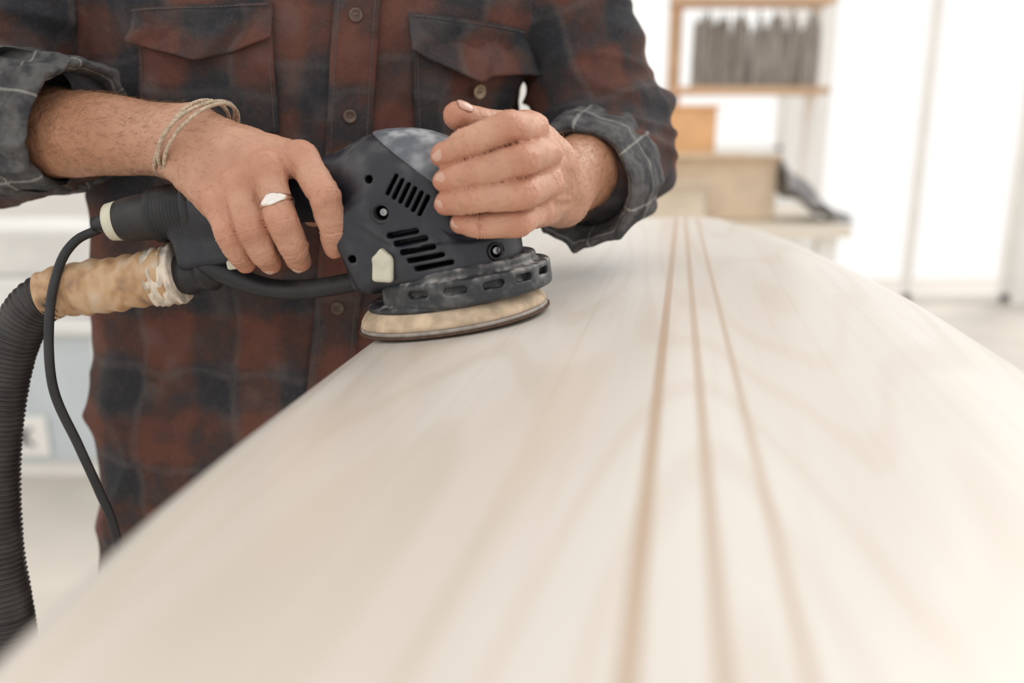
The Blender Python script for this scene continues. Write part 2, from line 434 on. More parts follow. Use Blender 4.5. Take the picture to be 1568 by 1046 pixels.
lathe('foam_pad',[(.0735,.0048),(.0755,.0054),(.0745,.0090),(.0712,.0135),(.0680,.0165),(.066,.0175)],FOAM,sander)
lathe('pad_plate',[(.064,.0168),(.0675,.0175),(.0675,.0205),(.062,.023)],PL_SKIRT,sander)
def torus(name,R,r,mt,parent,M4,seg=40,s2=10):
    vs=[];fs=[]
    for i in range(seg):
        for j in range(s2):
            a=2*math.pi*i/seg;b=2*math.pi*j/s2
            vs.append(M4@Vector(((R+r*math.cos(b))*math.cos(a),(R+r*math.cos(b))*math.sin(a),r*math.sin(b))))
    for i in range(seg):
        for j in range(s2):
            fs.append((i*s2+j,((i+1)%seg)*s2+j,((i+1)%seg)*s2+(j+1)%s2,i*s2+(j+1)%s2))
    return mesh_obj(name,vs,fs,mt,parent,smooth=True,rel=False)
RX=Matrix.Rotation(math.pi/2,4,'X')
torus('bushing_ring',.0072,.0016,PL_BLK,sander,Matrix.Translation((-.0334,-.0505,.093))@RX)
torus('screw_ring',.0058,.0010,PL_BLK,sander,Matrix.Translation((.0453,-.0445,.053))@Matrix.Rotation(.7,4,'Z')@RX)
def disc(name,c,r,th,mt,parent,rz=0):
    Mx=Matrix.Translation(c)@Matrix.Rotation(rz,4,'Z')@RX
    seg=24;vs=[];fs=[]
    for (rr,z) in ((r,-th),(r,th*.6),(r*.8,th),(r*.35,th),(r*.3,th*.2)):
        for j in range(seg):
            a=2*math.pi*j/seg; vs.append(Mx@Vector((rr*math.cos(a),rr*math.sin(a),z)))
    for i in range(4):
        for j in range(seg): fs.append((i*seg+j,i*seg+(j+1)%seg,(i+1)*seg+(j+1)%seg,(i+1)*seg+j))
    fs.append(tuple(4*seg+j for j in range(seg)))
    return mesh_obj(name,vs,fs,mt,parent,rel=False)
disc('screw_1',(-.0334,-.043,.093),.0033,.001,METAL,sander); disc('screw_2',(.0453,-.040,.053),.0033,.001,METAL,sander,.7)
S=Vol((-.055,-.066,.036),(-.020,-.040,.074),.0008)
S.bx((-.0385,-.053,.052),(.0080,.0060,.0095),.003,0,roty=-.2)
S.bx((-.0375,-.053,.0605),(.0055,.0060,.0055),.002,.003,roty=.78)
slocal(S.nets(),'speed_dial',BEIGE)
def lathe_x(name,prof,mt,z0=.1145,seg=48):
    vs=[];fs=[]
    for x,r in prof:
        for j in range(seg):
            a=2*math.pi*j/seg; vs.append((x,r*math.cos(a),z0+r*math.sin(a)))
    for i in range(len(prof)-1):
        for j in range(seg): fs.append((i*seg+j,(i+1)*seg+j,(i+1)*seg+(j+1)%seg,i*seg+(j+1)%seg))
    fs.append(tuple(range(seg))); fs.append(tuple((len(prof)-1)*seg+j for j in range(seg))[::-1])
    return mesh_obj(name,vs,fs,mt,sander,smooth=True,rel=False)
pr=[(-.190,.0212),(-.196,.0225)]
for i in range(10):
    x=-.199-.0030*i; pr+=[(x,.0230),(x-.0010,.0216),(x-.0022,.0216)]
pr+=[(-.2290,.0222),(-.2320,.0195),(-.254,.0176),(-.2600,.0162)]
lathe_x('rear_barrel',pr,PL_BLK)
lathe_x('cable_collar',[(-.2585,.0155),(-.2590,.0164),(-.2685,.0152),(-.2695,.0135)],BEIGE)
lathe_x('strain_relief',[(-.268,.0085),(-.275,.0075),(-.283,.0060)],PL_BLK)
S=Vol((-.178,-.026,.056),(-.154,.0,.080),.0008); S.bx((-.166,-.014,.068),(.006,.006,.004),.002,0); slocal(S.nets(),'trigger_lock',BEIGE)
sweep('dust_duct',[(-.050,-.012,.046),(-.075,-.014,.041),(-.115,-.012,.040),(-.150,-.008,.046),(-.185,-.004,.064),(-.200,-.002,.074)],lambda f,d,a:.0088+.006*max(0,f-.6),PL_BLK,sander,seg=24,zoff=0,ry=.9)
def to_s(p): return SM.inverted()@Vector((p[0],p[1],p[2]+ZC))
sweep('hose_adapter',[to_s((-.243,.692,-.110)),to_s((-.262,.697,-.1145)),to_s((-.288,.700,-.1185))],lambda f,d,a:.0170+.0012*math.sin(f*14)-(0.003 if f<.12 else 0),PL_BLK,sander,zoff=0,seg=32,step=.002)
def m_tape():
    m,nt,b=mat('masking_tape'); n=noise(nt,coords(nt,(1.4,1,1)),30,2.5,.75,.4)
    cr=nt.nodes.new('ShaderNodeValToRGB'); L(nt,n,cr.inputs[0]); e=cr.color_ramp.elements
    e[0].position=.30; e[0].color=(.26,.16,.10,1); e[1].position=.74; e[1].color=(.62,.51,.39,1)
    for p,c in ((.42,(.46,.27,.14,1)),(.52,(.55,.36,.21,1))): e.new(p).color=c
    L(nt,cr.outputs[0],b.inputs['Base Color']); b.inputs['Roughness'].default_value=.45; bump(nt,b,n,.7,.002); return m
TAPE=m_tape()
TAPEW=plain('white_tape',(.62,.54,.45),.7,.30,70,bmp=.6,scl=(3,1,1))
hose=empty('vacuum_hose')
def rtape(f,d,a):
    w=.0010*math.sin(a*2+d*60)+.0008*math.sin(d*420+1.2*math.sin(a))+.0005*math.sin(a*5+d*230)
    return .0205+.0040*(1-f)**1.2+w
hp=[(-.2825,.700,-.1168),(-.3296,.700,-.125),(-.3650,.700,-.1295),(-.3900,.700,-.1345)]
sweep('taped_section',hp,rtape,TAPE,hose,seg=48,step=.002)
def redge(f,d,a): return .0250+.0006*math.sin(a*7+d*500)+.0004*math.sin(a*13)+.0006*math.sin(d*900)-.0008*f
sweep('tape_collar',[(-.2760,.700,-.1158),(-.2860,.700,-.1176),(-.2980,.700,-.1198)],redge,TAPEW,hose,seg=64,step=.0008)
def rcor(f,d,a): return .0188+.0016*math.sin(d*2*math.pi/.0046)
PL_HOSE=m_plastic('corrugated_hose_plastic',(.034,.030,.030),dust=(.22,.19,.17),amount=.3,rough=.45)
sweep('corrugated_tube',[(-.380,.700,-.1320),(-.4000,.700,-.1420),(-.4190,.700,-.1660),(-.4370,.700,-.2100),(-.4490,.692,-.2753),(-.4510,.680,-.3508),(-.4460,.672,-.4152),(-.445,.67,-.55),(-.46,.68,-.75),(-.50,.72,-.95),(-.60,.82,-1.09),(-.80,.95,-1.113),(-1.05,1.0,-1.113)],rcor,PL_HOSE,hose,seg=24,step=.00115)
cable=empty('power_cable')
cend=SM@Vector((-.280,0,.1145)); cend=(cend[0],cend[1],cend[2]-ZC)
sweep('cord',[cend,(-.3391,.699,-.0790),(-.3560,.692,-.0880),(-.3680,.684,-.1080),(-.3749,.672,-.148),(-.3755,.665,-.2045),(-.3635,.670,-.2573),(-.3540,.675,-.2997),(-.3467,.680,-.3432),(-.345,.69,-.45),(-.34,.66,-.70),(-.36,.60,-.98),(-.44,.55,-1.12),(-.65,.50,-1.130),(-1.0,.45,-1.130)],.0038,PL_BLK,cable,seg=12,step=.004)
# ================================================================== MAN
man=empty('craftsman')
EL1=(-.517,.82,-.0007); EL2=(.1060,.915,-.0185)
SH1=(-.430,.945,.262); SH2=(.002,.945,.262)
W1=(-.2636,.703,-.0082); W2=(.0413,.735,-.0482)
HAIRC=plain('arm_hair',(.30,.15,.07),.6,.2,200)
def hand(name,fing,frad,thumb,trad,wrist,wr,fore,fr,lo,hi,h,palmdir,nh,seed):
    S=Vol(lo,hi,h); PD=np.array(palmdir); w=np.array(wrist)
    acr=np.array(fing[0][0])-np.array(fing[3][0]); acr/=np.linalg.norm(acr)
    for k,(f,o) in enumerate(zip(fing,(1,.35,-.35,-1))):
        st=w+acr*o*.014; m=np.array(f[0])
        S.rc(st,m+PD*.003,.0168,.0122 if k<3 else .0116,.012)
        S.rc(st*.6+m*.4+PD*.010,m*.9+st*.1+PD*.006,.013,.010,.010)
        tip=m-PD*.0052
        S.rc(tip,tip+PD*.002,.0090,.0090,.005)
        S.rc(st-PD*.0142,tip-PD*.0012,.0024,.0036,.0045)
    rr_=np.random.RandomState(seed)
    for k in range(3):
        a=w+acr*(.010-.010*k)-PD*.0150; m=(np.array(fing[k][0])+np.array(fing[k+1][0]))/2-PD*.0070
        b=a*.5+m*.5+acr*rr_.uniform(-.004,.004)-PD*.0028
        S.rc(a,b,.0017,.0020,.002); S.rc(b,m,.0020,.0014,.002)
    ax=np.array(fore)-w; ln=np.linalg.norm(ax); ax/=ln
    side=np.cross(ax,PD); side/=np.linalg.norm(side)
    for o in (-1,1): S.rc(w+side*o*wr*.28,np.array(fore)+side*o*fr*.25,wr*.80,fr*.85,.016)
    S.rc(w+ax*.006+side*wr*.55-PD*.010,w+ax*.012+side*wr*.55-PD*.010,.010,.010,.008)
    S.rc(w+ax*.07-PD*.010,w+ax*.16-PD*.004,.020,.034,.02)
    S.rc(thumb[0],thumb[1],trad[0],trad[1],.012)
    def chain(pts,rad):
        Fg=S.new()
        for i in range(len(pts)-1): S.rc(pts[i],pts[i+1],rad[i],rad[i+1],.0025,Fg)
        for i in (1,2):
            if i>=len(pts)-1: continue
            p=pts[i]; a_=np.array(pts[i+1],float)-np.array(pts[i-1],float); a_/=np.linalg.norm(a_); R=rad[i]*1.35; e=R*2
            wn=S.win([c-e for c in p],[c+e for c in p])
            if wn is None: continue
            px,py,pz=S.X[wn[0]]-f32(p[0]),S.Y[:,wn[1]]-f32(p[1]),S.Z[:,:,wn[2]]-f32(p[2])
            s=px*f32(a_[0])+py*f32(a_[1])+pz*f32(a_[2]); ww=np.exp(-(px*px+py*py+pz*pz)/f32(R*R)); d=-f32(.0017 if i==1 else .0010)*ww
            for o,am in ((-.0042,.0009),(-.0018,.0014),(.0004,.0017),(.0030,.0013),(.0052,.0007)): d=d+f32(am*1.9)*ww*np.exp(-((s-f32(o))/f32(.0008))**2)
            Fg[wn]+=d
        return Fg
    Fd=None
    for f,r in zip(fing,frad):
        d=chain(f,[x*1.06 for x in r]); Fd=d if Fd is None else smin(Fd,d,.0008)
    D=smin(S.D,Fd,.0055)
    th=chain(thumb[1:],trad[1:]); D=smin(D,th,.004)
    v,q=S.nets(D)
    red=np.zeros(len(v))
    for f in fing+[thumb]:
        for i,(am,rr) in enumerate(((.75,.012),(.95,.0095),(.6,.008),(.9,.010))):
            dd=np.linalg.norm(v-np.array(f[i])[None],axis=1); red=np.maximum(red,am*np.exp(-(dd/(rr*1.25))**2))
    sx=((v-w[None])@ax)/ln; tan=np.clip((sx+.05)/.30,0,1)
    nm=normals(v,q)
    v=v+nm*(((vnoise(v,(330,330,330),2)-.5)*.0007)+((vnoise(v,(110,110,110),3)-.5)*.0016))[:,None]
    o,v=np_mesh(name,v,q,SKIN,man,attrs={'red':red,'tan':tan},relax=1)
    R=np.random.RandomState(seed+50); back=(nm@PD)<.35
    cand=np.where(back&(sx>-.22)&(sx<.75)&(R.rand(len(v))<np.clip((sx+.25)*2.0,.10,1)))[0]
    cand=R.choice(cand,min(nh,len(cand)),replace=False); hv=[];hf=[]
    for c in cand:
        n=nm[c]; d=-ax+R.normal(0,.35,3); d-=n*np.dot(d,n); d/=np.linalg.norm(d); s_=np.cross(n,d); Ln=R.uniform(.005,.012); r=.00010
        base=len(hv); bend=R.normal(0,.25)
        for j,t in enumerate((0,.5,1)):
            p=v[c]+d*Ln*t+n*(Ln*.42*t*(1-.45*t))+s_*bend*Ln*t*t; rr=r*(1-.8*t)
            for a in (0,2.09,4.19): hv.append(p+n*math.cos(a)*rr+s_*math.sin(a)*rr)
        for j in (0,1):
            for k in range(3): hf.append((base+j*3+k,base+j*3+(k+1)%3,base+(j+1)*3+(k+1)%3,base+(j+1)*3+k))
    np_mesh(name+'_hair',np.array(hv),np.array(hf),HAIRC,man)
NAIL,nt_,b_=mat('fingernail'); b_.inputs['Roughness'].default_value=.35
L(nt_,mixc(nt_,noise(nt_,coords(nt_),90,2),(.55,.31,.23),(.64,.41,.32)),b_.inputs['Base Color'])
def nail(name,dip,tip,r,hint,sl=.0052,sw=.0048,back=.0018):
    r=r*1.06
    dip=np.array(dip,float);tip=np.array(tip,float); A=tip-dip; A/=np.linalg.norm(A)
    n=np.array(hint,float); n-=A*np.dot(n,A); n/=np.linalg.norm(n); B=np.cross(A,n)
    C=tip+A*(-back+.0010); vs=[];fs=[];nu,nv=12,12
    for i in range(nu+1):
        for j in range(nv+1):
            u=-1+2*i/nu; v=-1+2*j/nv
            lim=(1-abs(v)**3.5*.35) if v<0 else (1-abs(v)**3*.35)
            th=u*lim*sw/r; rr=r+.0003-.0012*max(0,v)**2-.0007*max(0,-v)**3-.0004*u*u
            vs.append(C+A*(v*sl*(1-.12*u*u))+B*math.sin(th)*rr+n*math.cos(th)*rr)
    for i in range(nu):
        for j in range(nv): fs.append((i*(nv+1)+j,(i+1)*(nv+1)+j,(i+1)*(nv+1)+j+1,i*(nv+1)+j+1))
    o=mesh_obj(name,vs,fs,NAIL,man,smooth=True)
    s=o.modifiers.new('s','SOLIDIFY'); s.thickness=.0005; s.offset=0
H1=[[(-.1599,.660,-.0213),(-.1388,.636,-.0474),(-.1336,.638,-.0718),(-.1355,.648,-.0869)],
    [(-.1844,.650,-.0281),(-.1707,.633,-.0664),(-.1649,.640,-.0858),(-.1656,.656,-.0992)],
    [(-.2043,.648,-.0396),(-.1943,.635,-.0705),(-.1897,.643,-.0897),(-.1887,.658,-.1010)],
    [(-.2224,.650,-.0543),(-.2134,.640,-.0759),(-.2093,.648,-.0919),(-.2086,.660,-.1008)]]
FR=[[.0118,.0106,.0096,.0086],[.0118,.0108,.0098,.0088],[.0115,.0104,.0094,.0084],[.0108,.0094,.0085,.0076]]
T1=[(-.2462,.723,-.0138),(-.2106,.728,-.0272),(-.1818,.728,-.0488),(-.168,.723,-.0703)]
n1=np.array([.15,.62,-.77]); n1/=np.linalg.norm(n1)
hand('right_hand_and_forearm',H1,FR,T1,[.016,.0135,.0115,.0095],W1,.0275,EL1,.043,(-.45,.600,-.130),(-.105,.850,.065),.00115,n1,1900,1)
for k,(f,r) in enumerate(zip(H1,FR)): nail('right_nail_%d'%k,f[2],f[3],r[3],(0,-1,-.3),.0045,.0042)
H2=[[(.0137,.655,.0010),(-.0030,.610,.0015),(-.0312,.602,-.0088),(-.0479,.611,-.0180)],
    [(.0238,.660,-.0174),(.0060,.606,-.0205),(-.0290,.599,-.0297),(-.0465,.607,-.0344)],
    [(.0256,.662,-.0395),(.0075,.608,-.0440),(-.0284,.600,-.0474),(-.0464,.609,-.0501)],
    [(.0193,.665,-.0621),(.0035,.616,-.0656),(-.0229,.609,-.0666),(-.0368,.615,-.0655)]]
T2=[(.0348,.700,-.0261),(.0081,.680,-.0005),(-.0191,.655,.0023),(-.0400,.640,.0100)]
FR2=[[.0114,.0104,.0094,.0086],[.0116,.0104,.0094,.0086],[.0114,.0102,.0092,.0084],[.0107,.0093,.0085,.0077]]
n2=np.array([-.88,.40,.0]); n2/=np.linalg.norm(n2)
hand('left_hand_and_forearm',H2,FR2,T2,[.017,.0140,.0115,.0106],W2,.0275,EL2,.042,(-.068,.580,-.110),(.175,.935,.045),.00115,n2,1300,2)
for k,(f,r) in enumerate(zip(H2,FR2)): nail('left_nail_%d'%k,f[2],f[3],r[3],(-.55,-1,.15),.0054,.0050 if k<3 else .0044)
nail('left_nail_thumb',T2[2],T2[3],.0106,(-.25,-.75,.75),.0066,.0060)
# ---- shirt
TZ=np.array([-.50,-.42,-.30,-.15,0,.12,.22,.29,.335])
TCX=np.array([-.258,-.255,-.254,-.249,-.224,-.203,-.203,-.205,-.205]); TCY=np.array([.915,.915,.915,.92,.925,.932,.94,.945,.95])
THX=np.array([.202,.199,.194,.188,.206,.231,.231,.190,.115]); THY=np.array([.138,.136,.130,.120,.120,.127,.122,.095,.070])
def torso(X,Y,Z):
    z=np.asarray(Z); I=lambda a: np.interp(z,TZ,a).astype(f32)
    cx,cy,hx,hy=I(TCX),I(TCY),I(THX),I(THY)
    e=f32(2.5)
    k=(np.abs((X-cx)/hx)**e+np.abs((Y-cy)/hy)**e)**f32(1/2.5)
    d=(k-1)*hy
    d=smax(d,Z-f32(.335),.03); return smax(d,f32(-.485)-Z,.004)
def arm1(X,Y,Z): return smin(rcone(X,Y,Z,SH1,EL1,.076,.066),rcone(X,Y,Z,EL1,(-.4150,.772,.0015),.066,.057),.03)
def arm2(X,Y,Z): return smin(rcone(X,Y,Z,SH2,EL2,.070,.057),rcone(X,Y,Z,EL2,(.0830,.842,-.0430),.057,.053),.03)
def shirt_sdf(X,Y,Z):
    t=torso(X,Y,Z); t=smin(t,rcone(X,Y,Z,(-.37,.945,.25),(-.04,.945,.25),.078,.078),.05)
    return smin(smin(t,arm1(X,Y,Z),.020),arm2(X,Y,Z),.020)
def disp(p):
    x,y,z=p[:,0],p[:,1],p[:,2]; t=torso(x,y,z); a1=arm1(x,y,z); a2=arm2(x,y,z)
    low=np.clip((.02-z)/.15,0,1)
    diag=np.stack([x*9+z*5,y*7,z*5-x*3],1); diag2=np.stack([x*15-z*9,y*8,z*9+x*5],1)
    d=ridge(diag,(1,1,1),1)*(.006+.005*low)+ridge(diag2,(1,1,1),4)*(.003+.003*low)+ridge(p,(6,6,14),9)*.003+(vnoise(p,(45,45,45),12)-.5)*.0016
    out=d*(t<np.minimum(a1,a2))
    for a,A,B,s in ((a1,SH1,EL1,5),(a2,SH2,EL2,6)):
        A=np.array(A);B=np.array(B);ax=(B-A)/np.linalg.norm(B-A); s_=(p-A)@ax
        rel=p-A-np.outer(s_,ax); q=np.stack([s_*26+rel[:,0]*16,rel[:,0]*9,rel[:,1]*9],1)
        q2=np.stack([s_*46-rel[:,0]*30+rel[:,2]*10,rel[:,0]*12,rel[:,1]*12],1)
        amp=.4+.8*np.clip(s_/.30,0,1)
        dd=(ridge(q,(1,1,1),s)*.0110+ridge(q2,(1,1,1),s+3)*.0045)*amp
        out=out+dd*(a<=np.minimum(t,a1 if s==6 else a2))
    return out
S=Vol((-.62,.745,-.50),(.225,1.075,.36),.0030)
D=shirt_sdf(S.X,S.Y,S.Z).astype(f32)
D=smax(D,-rcone(S.X,S.Y,S.Z,(-.205,.94,.30),(-.20,.92,.42),.062,.07),.006)
v,q=S.nets(D)
def sst(x,a,b):
    t=np.clip((x-a)/(b-a),0,1); return t*t*(3-2*t)
def plaid(p,du=0,dv=0):
    x,y,z=p[:,0],p[:,1],p[:,2]; t=torso(x,y,z); a1=arm1(x,y,z); a2=arm2(x,y,z)
    cx=np.interp(z,TZ,TCX); pu=np.arctan2(x-cx,-(y-.93)+.04)*.17; pv=z.copy()
    for a,oth,A,B in ((a1,a2,SH1,EL1),(a2,a1,SH2,EL2)):
        A=np.array(A);B=np.array(B);ax=(B-A)/np.linalg.norm(B-A); s_=(p-A)@ax; rel=p-A-np.outer(s_,ax)
        ang=np.arctan2(rel[:,0],-rel[:,1])*.065; m=a<np.minimum(t,oth); pu=np.where(m,ang,pu); pv=np.where(m,-s_+.03,pv)
    wob=(vnoise(p,(30,30,30),7)-.5)*.016; U=pu+wob+du; V_=pv+wob+dv
    band=lambda x,per,ph,lo,hi: sst(np.sin((x+ph)*2*math.pi/per),lo,hi)
    f=.48*band(U,.086,.012,-.5,.6)+.48*band(V_,.096,.03,-.5,.6)+(vnoise(p,(14,14,14),3)-.5)*.55+(vnoise(p,(42,42,42),4)-.5)*.45
    ln=np.maximum(band(U,.086,.034,.95,1.0),band(V_,.096,.060,.95,1.0))*.40+.50*sst(vnoise(p,(38,38,38),8),.55,.95)
    return {'pf':f,'pl':ln}
nm=normals(v,q); v2=v+nm*disp(v)[:,None]
np_mesh('shirt',v2,q,PLAID,man,attrs=plaid(v),relax=2)
def front(xs,zs,off):
    xs=np.asarray(xs,float);zs=np.asarray(zs,float); y=np.full(xs.shape,.70)
    for _ in range(60): y=y+np.maximum(torso(xs,y,zs),-.002)*.7
    y=np.clip(y,.70,.95)
    e=1e-3; nx=(torso(xs+e,y,zs)-torso(xs-e,y,zs)); ny=(torso(xs,y+e,zs)-torso(xs,y-e,zs)); nz=(torso(xs,y,zs+e)-torso(xs,y,zs-e))
    n=np.stack([nx,ny,nz],1).astype(float); n/=np.maximum(np.linalg.norm(n,axis=1,keepdims=True),1e-9)
    p=np.stack([xs,y,zs],1); return p+n*(disp(p)+off)[:,None]
def patch(name,fx,nu,nv,off,th=.0016,offf=None):
    uu,vv=np.meshgrid(np.linspace(0,1,nu),np.linspace(0,1,nv),indexing='ij'); xs,zs=fx(uu.ravel(),vv.ravel())
    o_=off+(offf(uu.ravel(),vv.ravel()) if offf else 0)
    p=front(xs,zs,o_); fs=np.array([(i*nv+j,(i+1)*nv+j,(i+1)*nv+j+1,i*nv+j+1) for i in range(nu-1) for j in range(nv-1)])
    o,_=np_mesh(name,p,fs,PLAID,man,attrs=plaid(p,.02,.03))
    s=o.modifiers.new('s','SOLIDIFY'); s.thickness=th; s.offset=1
    return o
THREAD=plain('stitch_thread',(.13,.10,.095),.9,.2,300)
def stitch(name,pts,off=.0042,r=.00045):
    pts=np.array(pts); p=front(pts[:,0],pts[:,1],off); sweep(name,[tuple(a) for a in p],lambda f,d,a:r*(1 if (d%.0045)<.0032 else .4),THREAD,man,seg=6,step=.0012)
def plx(z): return -.150+.113*z
patch('placket',lambda u,v:(plx(-.46+v*.74)+(u-.5)*.040,-.46+v*.74),11,200,.0034)
for sgn in (-1,1):
    stitch('placket_stitch_%d'%sgn,[(plx(z)+sgn*.0155,z) for z in np.linspace(-.40,.26,42)],.0056)
BTN=plain('horn_button',(.13,.085,.065),.35,.25,120)
def button(name,x,z,r=.0060,off=.0058,mt=None):
    p=front([x],[z],off)[0]; p2=front([x],[z],off+.01)[0]; n=Vector(p2-p).normalized()
    Mx=Matrix.Translation(Vector((p[0],p[1],p[2]+ZC)))@n.to_track_quat('Z','Y').to_matrix().to_4x4(); seg=28;vs=[];fs=[]
    prof=[(r*.9,-.001),(r,0),(r,.0012),(r*.9,.0018),(r*.72,.0016),(r*.66,.0008),(r*.05,.0008)]
    for rr,z_ in prof:
        for j in range(seg): a=2*math.pi*j/seg; vs.append(Mx@Vector((rr*math.cos(a),rr*math.sin(a),z_)))
    for i in range(len(prof)-1):
        for j in range(seg): fs.append((i*seg+j,i*seg+(j+1)%seg,(i+1)*seg+(j+1)%seg,(i+1)*seg+j))
    mesh_obj(name,vs,fs,mt or BTN,man,smooth=True,rel=False)
    th=[Mx@Vector((-r*.25,0,.0013)),Mx@Vector((0,0,.0019)),Mx@Vector((r*.25,0,.0013))]
    sweep(name+'_thread',[tuple(a) for a in th],.0006,THREAD,man,seg=6,step=.001,zoff=0)
for i,z in enumerate((.185,.0985,.012,-.077,-.166,-.255,-.345)): button('button_%d'%i,plx(z),z)
def pocket(tag,x0,x1,zb,zt,zf,skew,gap,btn):
    def fx(u,v):
        z=zb+(zt-zb)*v; x=x0+(x1-x0)*u; z=z+(1-v)**2*(-.010)*(1-np.abs(2*u-1))
        return x,z+skew*(u-.5)
    patch(tag+'_pocket',fx,30,30,.0026,offf=lambda u,v:.0035*np.sin(u*math.pi)*v+gap*v**3*np.sin(u*math.pi)+.0015*np.sin(u*17+v*6)*v)
    def ff(u,v):
        z=zt-(zt-zf)*v*(.62+.38*(1-np.abs(2*u-1)))+.004
        x=(x0-.002)+(x1-x0+.004)*u; return x,z+skew*(u-.5)
    patch(tag+'_pocket_flap',ff,44,22,.0052,.0022,offf=lambda u,v:(.006*np.sin(u*11+1+v*2)+.007)*v**1.5+gap*1.9*v**2+.0020*np.sin(u*23+v*9)*v)
    def fl(u,v):
        x,z=ff(np.array([u]),np.array([v])); return float(x[0]),float(z[0])
    stitch(tag+'_top_stitch',[fl(u,.06) for u in np.linspace(.02,.98,16)],.0080)
    stitch(tag+'_side_l',[(x0+.004,z-skew*.5) for z in np.linspace(zb+.004,zt-.03,12)],.0050)
    stitch(tag+'_side_r',[(x1-.004,z+skew*.5) for z in np.linspace(zb+.004,zt-.03,12)],.0050)
    if btn: button(tag+'_pocket_button',(x0+x1)/2+.004,zf-.006,.0066,.009+gap,plain('tan_button',(.36,.25,.16),.35,.2,120))
pocket('left',-.092,.002,-.012,.095,.044,-.006,.006,True)
pocket('right',-.338,-.213,-.004,.103,.055,.004,.002,False)
def cuff(name,c,axis,R,length,slant,seed):
    c=np.array(c,float); ax=np.array(axis,float); ax/=np.linalg.norm(ax)
    up=np.array([0,0,1.]); e1=np.cross(ax,up); e1/=np.linalg.norm(e1); e2=np.cross(e1,ax)
    Lh=length/2
    prof=[(-Lh*.7,R*.70),(Lh*.2,R*.72),(Lh*.80,R*.78),(Lh*.97,R*.84),(Lh*1.02,R*.90),(Lh*.97,R*.955),(Lh*.80,R*1.0),(Lh*.35,R*1.035),(Lh*.30,R*1.02),(Lh*.24,R*1.045),(-.2*Lh,R*1.08),(-.75*Lh,R*1.10),(-1.0*Lh,R*1.075),(-1.08*Lh,R*1.0),(-.98*Lh,R*.90)]
    pr=[]
    for i in range(len(prof)-1):
        for k in range(6):
            t=k/6; pr.append((prof[i][0]*(1-t)+prof[i+1][0]*t,prof[i][1]*(1-t)+prof[i+1][1]*t))
    pr.append(prof[-1]); seg=180; n=len(pr); vs=[];u_=[];v_=[]
    arc=0
    for i,(s,r) in enumerate(pr):
        if i: arc+=math.hypot(s-pr[i-1][0],r-pr[i-1][1])
        for j in range(seg):
            a=2*math.pi*j/seg; vs.append((s,r,a)); u_.append(a*R*1.02); v_.append(arc)
    A=np.array(vs); s,r,a=A[:,0],A[:,1],A[:,2]
    cyc=np.stack([np.cos(a),np.sin(a),s*14],1)
    outer=np.clip((r/R-.72)/.25,0,1)
    tw=np.stack([np.cos(a)*2.0,np.sin(a)*2.0,s*9+np.sin(a)*.6],1)
    r=r+(ridge(tw,(1,1,1),seed)-.4)*.0080*outer+(ridge(tw*1.9,(1,1,1),seed+2)-.4)*.0040*outer+(vnoise(cyc*3,(1,1,1),seed+5)-.5)*.0026*outer
    s=s+(vnoise(np.stack([np.cos(a)*1.1,np.sin(a)*1.1,0*a],1),(1,1,1),seed+7)-.5)*.016+slant*np.sin(a)
    p=c[None]+ax[None]*s[:,None]+e1[None]*(np.cos(a)*r)[:,None]+e2[None]*(np.sin(a)*r)[:,None]
    fs=np.array([(i*seg+j,i*seg+(j+1)%seg,(i+1)*seg+(j+1)%seg,(i+1)*seg+j) for i in range(n-1) for j in range(seg)])
    np_mesh(name,p,fs,CUFF,man,attrs={'pu':u_,'pv':v_},relax=3)
ax1=np.array(W1)-np.array(EL1); ax2=np.array(W2)-np.array(EL2)
cuff('right_rolled_cuff',(-.4070,.767,.0035),ax1,.060,.090,.014,3)
cuff('left_rolled_cuff',(.0725,.824,-.0455),ax2,.059,.086,-.006,8)
PLC=plain('collar_flannel',(.10,.045,.04),.95,.4,40,bmp=.4)
sweep('collar',[(-.205+.075*math.cos(a),.935+.065*math.sin(a),.335+.02*math.sin(a)) for a in np.linspace(0,2*math.pi,14)[:-1]],.012,PLC,man,closed=True,ry=1.6,step=.01)
JEANS=plain('dark_jeans',(.030,.034,.045),.9,.25,80,bmp=.3)
S=Vol((-.52,.74,-1.08),(.02,1.10,-.22),.006)
S.el((-.258,.925,-.34),(.172,.118,.13),.0)
for sx in (-.085,.085):
    hp_=(-.258+sx,.925,-.36); kn=(-.258+sx*1.15,.905,-.68); an=(-.258+sx*1.2,.945,-1.05)
    S.rc(hp_,kn,.094,.068,.03); S.rc(kn,an,.068,.055,.02)
D=smax(S.D,f32(-1.065)-S.Z+0*S.X,.004)
v,q=S.nets(D); nm=normals(v,q); v=v+nm*((ridge(v,(6,6,14),2))*.005)[:,None]
np_mesh('jeans',v,q,JEANS,man,relax=2)
SHOE=plain('leather_boot',(.12,.065,.035),.5,.3,30)
for k,sx in enumerate((-.102,.102)):
    S=Vol((-.258+sx-.07,.72,-1.145),(-.258+sx+.07,1.05,-.98),.004)
    S.rc((-.258+sx,.97,-1.09),(-.258+sx,.80,-1.102),.045,.036,0); S.rc((-.258+sx,.95,-1.08),(-.258+sx,.95,-1.0),.045,.045,.03)
    D=smax(S.D,f32(-1.133)-S.Z+0*S.X,.003); v,q=S.nets(D); np_mesh('boot_%d'%k,v,q,SHOE,man,relax=1)
